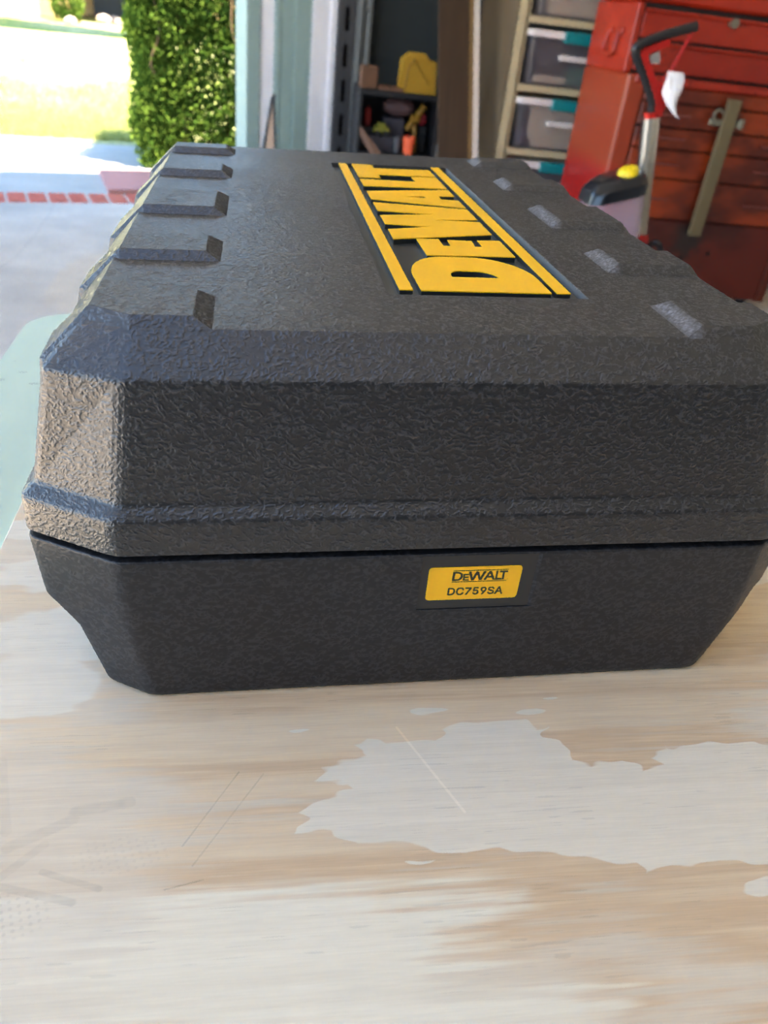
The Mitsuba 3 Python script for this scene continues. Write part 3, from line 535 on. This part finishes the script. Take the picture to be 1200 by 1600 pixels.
for i, z in enumerate((1.122, .839, .554, .268)):
    t = thing('storage_tote', f'clear tote with white rim and teal latch, {descr[i]} in the shelves', 'storage tote')
    x0, x1, y0, y1, h = 1.262, 1.86, SY0 + .012, SY1 - .03, .232
    shell = loft([(z + .001, x0 + .022, x1 - .022, y0 + .012, y1 - .01, .03, .03, .03, .03), (z + .004, x0 + .02, x1 - .02, y0 + .01, y1 - .01, .03, .03, .03, .03), (z + h - .03, x0, x1, y0, y1, .03, .03, .03, .03)], fil=.004, fr=.02)
    add(t + '__body', shell, 'tote_clear', smooth=35)
    add(t + '__lid', loft([(z + h - .03, x0 - .012, x1 + .012, y0 - .012, y1 + .01, .03, .03, .03, .03), (z + h - .026, x0 - .014, x1 + .014, y0 - .016, y1 + .012, .03, .03, .03, .03), (z + h - .002, x0 - .012, x1 + .012, y0 - .014, y1 + .01, .03, .03, .03, .03), (z + h, x0 - .004, x1 + .004, y0 - .006, y1 + .0, .03, .03, .03, .03)], fil=.004, fr=.02), 'tote_white', 'white rim lid', smooth=35)
    add(t + '__latch', box(1.438, 1.684, y0 - .026, y0 + .0, z + h - .046, z + h + .004, .005), 'tote_teal', 'teal latch')
    add(t + '__handle', box(1.430, 1.69, y0 - .030, y0 + .006, z + h - .118, z + h - .094, .006), 'tote_white', 'white handle')
inn = [('box', 'beige cardboard box inside the topmost clear tote', (1.36, 1.80, 4.19, 4.5, 1.135, 1.30), 'beige_paper'),
       ('cloth_bundle', 'dark bundle filling the second tote from the top', (1.33, 1.78, 4.24, 4.5, .90, 1.03), 'dark_stuff'), ('box', 'low beige box lying in the second tote from the top', (1.34, 1.50, 4.19, 4.23, .853, .886), 'beige_paper'), ('packet', 'dull green packet in the second tote from the top', (1.51, 1.66, 4.185, 4.23, .853, .93), 'green_stuff'),
       ('paper_stack', 'large beige paper pack leaning in the third tote', (1.36, 1.72, 4.20, 4.24, .60, .75), 'beige_paper'), ('box', 'pale box lying in the bottom of the third tote', (1.385, 1.74, 4.185, 4.235, .566, .60), 'beige_paper'), ('cloth_bundle', 'dark purple bundle in the left of the third tote', (1.30, 1.372, 4.20, 4.4, .566, .645), 'dusk_purple')]
for nm, lb, b, mt in inn:
    if nm == 'cloth_bundle':
        s = trimesh.creation.icosphere(3); v = np.asarray(s.vertices); v = np.sign(v) * np.abs(v) ** .6; v = v * (1 + .16 * (meshkit.fbm(v * 3 + 5) - .5)[:, None]); lo, hi = np.array(b)[0::2], np.array(b)[1::2]
        v = (v - v.min(0)) / (v.max(0) - v.min(0)) * (hi - lo) + lo; s.vertices = v; add(nm, s, mt, lb, 'cloth', smooth=True)
    else:
        add(nm, box(*b, .004), mt, lb, 'paper pack' if nm == 'paper_stack' else nm)

# ------------------------------------------------------------------ leaning plank, black cubby with toys, yellow box
def brown_board(p, n, uv):
    g = fbm(p.x * 60, p.y * 6, p.z * 3, 3); return mix(s2l(66, 45, 24), s2l(48, 31, 16), g)
scene['brown_board'] = {'type': 'twosided', 'bsdf': {'type': 'principled', 'base_color': proc(brown_board), 'roughness': .6}}
P('edge_white', s2l(214, 204, 194), .6); P('edge_yellow', s2l(120, 92, 52), .6)
pk_ = thing('leaning_plank', 'tall brown plank with a white edge leaning against the front wall left of the shelves', 'plank')
e0, e1 = np.array([1.098, 3.83, 0.0]), np.array([1.012, 4.985, 2.36]); de = (e1 - e0) / np.linalg.norm(e1 - e0); wv = np.array([-1.0, 0, 0]); nv = np.cross(de, wv); nv /= np.linalg.norm(nv)
if nv[1] > 0: nv = -nv
def plk(w0, w1, t0, t1):
    return hull([q + wv * w + nv * t for q in (e0 + [0, 0, .0], e1) for w in (w0, w1) for t in (t0, t1)])
add(pk_ + '__board', plk(.032, .198, .004, .026), 'brown_board'); add(pk_ + '__white_edge', plk(0, .028, .002, .03), 'edge_white', 'white front edge'); add(pk_ + '__inner_strip', plk(.028, .05, .003, .0285), 'edge_yellow', 'yellowish strip beside the white edge')
P('cubby_black', (.007, .008, .010), .5)
cb = thing('toy_cubby', 'black open-fronted cubby full of toys standing in the dark corner behind the door track', 'cubby')
bx0, bx1, by0, by1 = .52, .975, 4.45, 4.78
add(cb + '__side_panel', box(bx0, bx0 + .02, by0, by1, 0, .70, .003), 'cubby_black'); add(cb + '__side_panel', box(bx1 - .045, bx1, by0, by1, 0, .70, .003), 'cubby_black')
add(cb + '__top_panel', box(bx0, bx1, by0 - .004, by1, .70, .728, .004), 'cubby_black'); add(cb + '__back_panel', box(bx0 + .02, bx1 - .045, by1 - .015, by1, .0, .70), 'cubby_black')
for z in (.02, .415): add(cb + '__shelf', box(bx0 + .02, bx1 - .045, by0 + .005, by1 - .015, z, z + .02), 'cubby_black')
add(cb + '__catch', trimesh.creation.icosphere(2, .012).apply_translation([bx1 - .01, by0 - .004, .625]), 'bolt_steel', 'small bright catch', smooth=True)
add(cb + '__edge_bar', box(bx1 - .024, bx1 - .014, by0 - .008, by0, .2, .50, .001), 'bolt_steel', 'thin bright bar')
P('toy_orange', s2l(255, 112, 70), .4); P('toy_red', s2l(150, 46, 38), .5); P('toy_lime', s2l(120, 118, 38), .5); P('toy_pink', s2l(92, 70, 70), .6); P('toy_yellow', s2l(140, 102, 20), .5); P('toy_crimson', s2l(140, 26, 36), .5); P('box_orange', s2l(98, 66, 44), .7); P('wood_brown', s2l(104, 72, 52), .6); P('toy_grey', s2l(90, 95, 100), .5)
zs = .4355
cup = trimesh.creation.revolve([(0, 0), (.024, 0), (.026, .004), (.0335, .088), (.031, .088), (.024, .006), (0, .006)], sections=24); cup.apply_translation([.805, 4.475, zs]); add('cup', cup, 'toy_orange', 'bright orange plastic cup standing at the front of the black cubby', 'cup', smooth=35)
fg = cat(trimesh.creation.revolve([(0, 0), (.017, .0), (.019, .03), (.015, .075), (.009, .09), (0, .094)], sections=16)); fg.apply_translation([.59, 4.60, .545]); add('toy_peg', fg, 'toy_red', 'small red rounded toy peg on the left in the black cubby', 'toy', smooth=35)
add('toy_stand', box(.55, .66, 4.56, 4.68, zs, .545, .004), 'cubby_black', 'black block under the small red toy', 'block')
tl = cat(box(.615, .70, 4.50, 4.545, .525, .553, .006), box(.632, .682, 4.505, 4.54, .55, .572, .006)); wh = [rot(trimesh.creation.cylinder(.014, .01, sections=14), 90, [1, 0, 0]) for _ in range(2)]
tk2 = add('toy_truck', tl, 'toy_lime', 'little yellow-green toy truck in the black cubby', 'toy')
for w, x in zip(wh, (.635, .68)):
    w.apply_translation([x, 4.498, .522]); add(tk2 + '__wheel', w, 'cubby_black')
add('toy_ramp', hull([(.60, 4.50, zs), (.72, 4.50, zs), (.60, 4.56, zs), (.72, 4.56, zs), (.60, 4.50, .508), (.72, 4.50, .508), (.60, 4.56, .508), (.72, 4.56, .508)]), 'dark_stuff', 'dark flat-topped block under the yellow-green toy truck', 'block')
s = trimesh.creation.icosphere(3); v = np.asarray(s.vertices); v = v * (1 + .5 * (meshkit.fbm(v * 1.6 + 2) - .5)[:, None]) * [.085, .05, .045] + [.755, 4.62, .645]; s.vertices = v; add('soft_toy', s, 'toy_pink', 'pinkish grey soft toy at the top of the black cubby', 'toy', smooth=True)
add('toy_box', box(.68, .79, 4.58, 4.70, zs, .592, .006), 'dark_stuff', 'dark toy box under the pinkish soft toy', 'box')
cr = cat(tube([(.80, 4.56, .545), (.885, 4.57, .665)], .017, 8), tube([(.84, 4.55, .57), (.852, 4.545, .437)], .012, 8), box(.815, .862, 4.535, 4.575, .585, .62, .006)); add('toy_crane', cr, 'toy_yellow', 'dull yellow slanting toy crane at the right in the black cubby', 'toy', smooth=35)
cg = trimesh.creation.icosphere(2); cg.vertices = np.asarray(cg.vertices) * [.022, .02, .035] + [.888, 4.60, .60]; add('toy_ball', cg, 'toy_crimson', 'dark crimson lump of a toy behind the yellow crane', 'toy', smooth=True)
add('toy_plinth', box(.868, .912, 4.57, 4.64, zs, .568, .004), 'cubby_black', 'black block under the crimson toy', 'block')
jar = trimesh.creation.revolve([(0, 0), (.018, 0), (.02, .03), (.02, .07), (.012, .08), (0, .08)], sections=16); jar.apply_translation([.745, 4.50, zs]); add('jar', jar, 'toy_grey', 'small dark grey jar beside the orange cup', 'jar', smooth=35)
add('slanting_lath', hull([(.535, 4.42, .56), (.535, 4.43, .56), (.535, 4.42, .515), (.535, 4.43, .515), (.81, 4.30, .28), (.81, 4.31, .28), (.81, 4.30, .235), (.81, 4.31, .235), (.9, 4.2, .0), (.94, 4.2, .0), (.9, 4.22, 0)]), 'wood_brown', 'brown lath slanting down across the front of the black cubby', 'lath')
# folded yellow box with a cut corner and strap lines
P('yellow_box', s2l(160, 122, 24), .6); P('yellow_seam', s2l(120, 88, 14), .6)
yb = thing('yellow_case', 'yellow cornered storage case on top of the black cubby', 'case')
yo = sg.Polygon([(.742, .7285), (.912, .7285), (.902, .878), (.868, .878), (.842, .908), (.775, .908), (.733, .875), (.728, .745)])
m = extrude(yo, .12); v = np.asarray(m.vertices); m.vertices = np.c_[v[:, 0], 4.46 + v[:, 2], v[:, 1]]; add(yb + '__body', m, 'yellow_box')
m = extrude(sg.Polygon([(.757, .731), (.911, .731), (.901, .874), (.80, .874), (.765, .845)]), .012); v = np.asarray(m.vertices); m.vertices = np.c_[v[:, 0], 4.449 + v[:, 2], v[:, 1]]; add(yb + '__front_flap', m, 'yellow_box')
add(yb + '__seam', cat(tube([(.79, 4.446, .872), (.872, 4.446, .775)], .003, 6), tube([(.752, 4.456, .74), (.762, 4.452, .845), (.79, 4.452, .88)], .004, 6)), 'yellow_seam', 'dark strap lines')
add('small_box', box(.525, .608, 4.46, 4.56, .7285, .83, .004), 'box_orange', 'small dull orange-brown box on the left end of the black cubby', 'box')
add('wooden_tray', box(.615, .745, 4.452, 4.60, .7285, .745, .003), 'wood_brown', 'flat brown wooden slat between the small box and the yellow case', 'slat')
# pointed board leaning in the corner of the jamb
pb = thing('leaning_board', 'short pointed tan board with a dark edge leaning in the jamb of the garage opening', 'board')
oc = np.array([(.022, 0), (.112, 0), (.108, .41), (.096, .655), (.086, .665), (.074, .64), (.036, .41)])
def lean(poly, y0, th):
    m = extrude(poly, th); v = np.asarray(m.vertices); m.vertices = np.c_[v[:, 0], y0 + .06 * v[:, 1] - v[:, 2], v[:, 1]]; return m
P('tan_wood', s2l(196, 168, 146), .6); P('dark_edge', s2l(48, 52, 56), .5)
full = sg.Polygon(oc); inner = full.buffer(-.013)
add(pb + '__dark_edge', lean(full.difference(inner), 4.46, .022), 'dark_edge', 'dark edge'); add(pb + '__face', lean(inner, 4.458, .016), 'tan_wood')

# ------------------------------------------------------------------ hedge
def leaf_cloud(n, sampler, size, cols, seed, tri=False):
    r = np.random.default_rng(seed); c = sampler(r, n); k = len(c)
    d = r.normal(size=(k, 3)); d /= np.linalg.norm(d, axis=1, keepdims=True); e = r.normal(size=(k, 3)); e -= d * (e * d).sum(1, keepdims=True); e /= np.linalg.norm(e, axis=1, keepdims=True)
    s = size * r.uniform(.6, 1.3, (k, 1))
    V = np.stack([c - d * s, c + e * s * .5 + d * s * .1, c + d * s, c - e * s * .5 + d * s * .1], 1).reshape(-1, 3)
    i = np.arange(k) * 4; F = np.vstack([np.c_[i, i + 1, i + 2], np.c_[i, i + 2, i + 3]])
    t = r.uniform(0, 1, (k, 1)); col = np.array(cols[0]) * (1 - t) + np.array(cols[1]) * t; col = np.repeat(col * r.uniform(.75, 1.2, (k, 1)), 4, 0)
    return trimesh.Trimesh(V, F, process=False), col
scene['leaf'] = {'type': 'principledthin', 'base_color': {'type': 'mesh_attribute', 'name': 'vertex_color'}, 'roughness': .45, 'diff_trans': .8, 'spec_trans': 0.0}
P('twig_bark', s2l(138, 112, 86), .9)
HB = np.array([-.74, 5.95])
def hedge_sample(r, n):
    p = np.c_[r.uniform(-.84, .7, 16 * n), r.uniform(5.86, 6.95, 16 * n), r.uniform(.0, 1.7, 16 * n)]
    edge = .09 * (meshkit.fbm(p * 5 + 3) - .5)
    dmin = np.minimum(np.minimum(p[:, 0] + .83 - edge - np.maximum(0, .25 - p[:, 2]) * .25, p[:, 1] - 5.9 - edge), 1.65 - p[:, 2])
    keep = np.exp(-dmin / .13) + .10
    gap = (p[:, 2] < .75) & (p[:, 2] > .05) & (meshkit.noise(p * 7 + 9) > .54)
    keep = np.where(gap, keep * .55, keep) * (dmin > 0)
    return p[r.uniform(0, 1, len(p)) < keep][:n]
hg = thing('hedge', 'dense clipped green hedge just outside the garage opening', 'hedge')
hm, hc = leaf_cloud(80000, hedge_sample, .021, ((.055, .13, .022), (.18, .28, .045)), 11)
add(hg + '__foliage', hm, 'leaf', kind='stuff', color=hc)
for k in range(26):
    x, y = rng.uniform(-.7, .5), rng.uniform(5.95, 6.5); q = [np.array([x, y, -.0])]
    for s in range(6): q.append(q[-1] + [rng.normal(0, .05), rng.normal(0, .04), rng.uniform(.14, .25)])
    add(hg + '__stem', tube(smooth_path(q, 3), np.linspace(.011, .004, 19), 6), 'twig_bark', smooth=40)
# grass blades along the near part of the lawn
def grass(n, seed):
    r = np.random.default_rng(seed); x = r.uniform(-3.2, -.5, n); y = 6.9 + .2 * (x + 1) + r.exponential(1.4, n); y = np.minimum(y, 16)
    x = x * (y / 7.0) ** 1.0; ok = y > 6.70 + .19 * (x + 1.0) + .01; x, y = x[ok], y[ok]; k = len(x)
    h = r.uniform(.03, .075, k); a = r.uniform(0, 6.28, k); w = .003 * (y / 6); l = r.normal(0, .02, (k, 2))
    b = np.c_[x, y, np.zeros(k)]; V = np.stack([b + np.c_[np.cos(a) * w, np.sin(a) * w, 0 * w], b - np.c_[np.cos(a) * w, np.sin(a) * w, 0 * w], b + np.c_[l, h]], 1).reshape(-1, 3)
    F = np.arange(3 * k).reshape(-1, 3); t = r.uniform(0, 1, (k, 1)); c = np.repeat(np.array([.30, .36, .08]) * (1 - t) + np.array([.60, .60, .28]) * t, 3, 0); return trimesh.Trimesh(V, F, process=False), c
gm, gc = grass(36000, 5)
add('lawn_grass', gm, 'leaf', 'short yellow-green grass blades of the sunlit lawn', 'grass', kind='stuff', color=gc)

# ------------------------------------------------------------------ across the lawn
P('house_white', s2l(238, 236, 230), .8); P('house_tan', s2l(206, 172, 122), .8); P('house_grey', s2l(92, 96, 100), .7); P('rock', s2l(176, 160, 150), .9); P('trunk', s2l(96, 74, 54), .9); P('dark_base', s2l(120, 96, 66), .8)
nh = thing('neighbour_house', 'house across the lawn with a white wall, a tan corner and a dark grey door', 'house')
def fbox(x0, x1, y0, y1, z0, z1): return box(x0, x1, y0, y1, z0, z1, .02)
add(nh + '__white_wall', fbox(-16, -5.62, 25.3, 25.7, -.05, 3.2), 'house_white'); add(nh + '__tan_wall', fbox(-5.60, -4.95, 25.2, 30.0, -.05, 3.2), 'house_tan'); add(nh + '__tan_wall__footing', fbox(-5.62, -4.93, 25.16, 30.0, -.05, .06), 'dark_base')
add(nh + '__garage_door', fbox(-4.95, -1.2, 29.4, 29.7, -.05, 2.6), 'house_grey', 'dark grey door')
add(nh + '__roof', hull([(-16.4, 25.1, 3.2), (0, 25.1, 3.2), (-16.4, 34, 3.2), (0, 34, 3.2), (-14, 29, 5.2), (-2.5, 29, 5.2)]), 'roof_tar'); add(nh + '__end_wall', fbox(-1.2, -.4, 25.0, 33.5, -.05, 3.2), 'house_tan')
ft = thing('tree', 'tree with a leaning trunk and its shade on the far side of the lawn', 'tree')
for q in ([(-4.62, 24.6, -.05), (-4.55, 24.6, .5), (-4.35, 24.4, 1.1), (-4.3, 23.6, 2.2), (-4.4, 22.2, 3.6)], [(-4.58, 24.6, .1), (-4.75, 24.6, .8), (-5.1, 23.8, 2.0), (-5.3, 22.0, 3.6)]):
    add(ft + '__trunk', tube(smooth_path(q, 4), np.linspace(.13, .07, 17 if len(q) == 5 else 13), 8), 'trunk', smooth=40)
def crown(r, n):
    v = r.normal(size=(n, 3)); v /= np.linalg.norm(v, axis=1, keepdims=True); return v * (r.uniform(.5, 1, (n, 1)) ** .5) * [4.0, 1.9, 1.3] + [-4.9, 20.5, 4.3]
tmh, tcl = leaf_cloud(14000, crown, .14, ((.04, .1, .015), (.12, .2, .03)), 21); add(ft + '__crown', tmh, 'leaf', kind='stuff', color=tcl)
def bush(r, n):
    v = r.normal(size=(n, 3)); v /= np.linalg.norm(v, axis=1, keepdims=True); return v * (r.uniform(.4, 1, (n, 1)) ** .5) * [.42, .35, .42] + [-4.72, 24.2, .42]
bm, bc = leaf_cloud(700, bush, .07, ((.05, .12, .02), (.22, .3, .06)), 22); add('far_bush', bm, 'leaf', 'small green bush at the foot of the far tree', 'bush', color=bc)
for i, (x, y, s, lb) in enumerate(((-4.05, 25.5, .17, 'pale rock at the left end of the row before the dark grey door'), (-3.85, 26.0, .15, 'pale rock second from the left before the dark grey door'), (-3.62, 25.4, .14, 'small pinkish rock in the middle of the row before the grey door'), (-3.32, 26.5, .2, 'larger pale rock half behind the hedge edge'), (-4.52, 23.4, .13, 'pale rock in front of the far bush and trunk'))):
    g = trimesh.creation.icosphere(2); v = np.asarray(g.vertices); v = v * (1 + .5 * (meshkit.fbm(v * 1.5 + i * 7) - .5)[:, None]) * [s * 1.2, s, s * .8] + [x, y, s * .5]; g.vertices = v
    add('garden_rock', g, 'rock', lb, 'rock', 'pale rocks in the far garden bed', smooth=True)
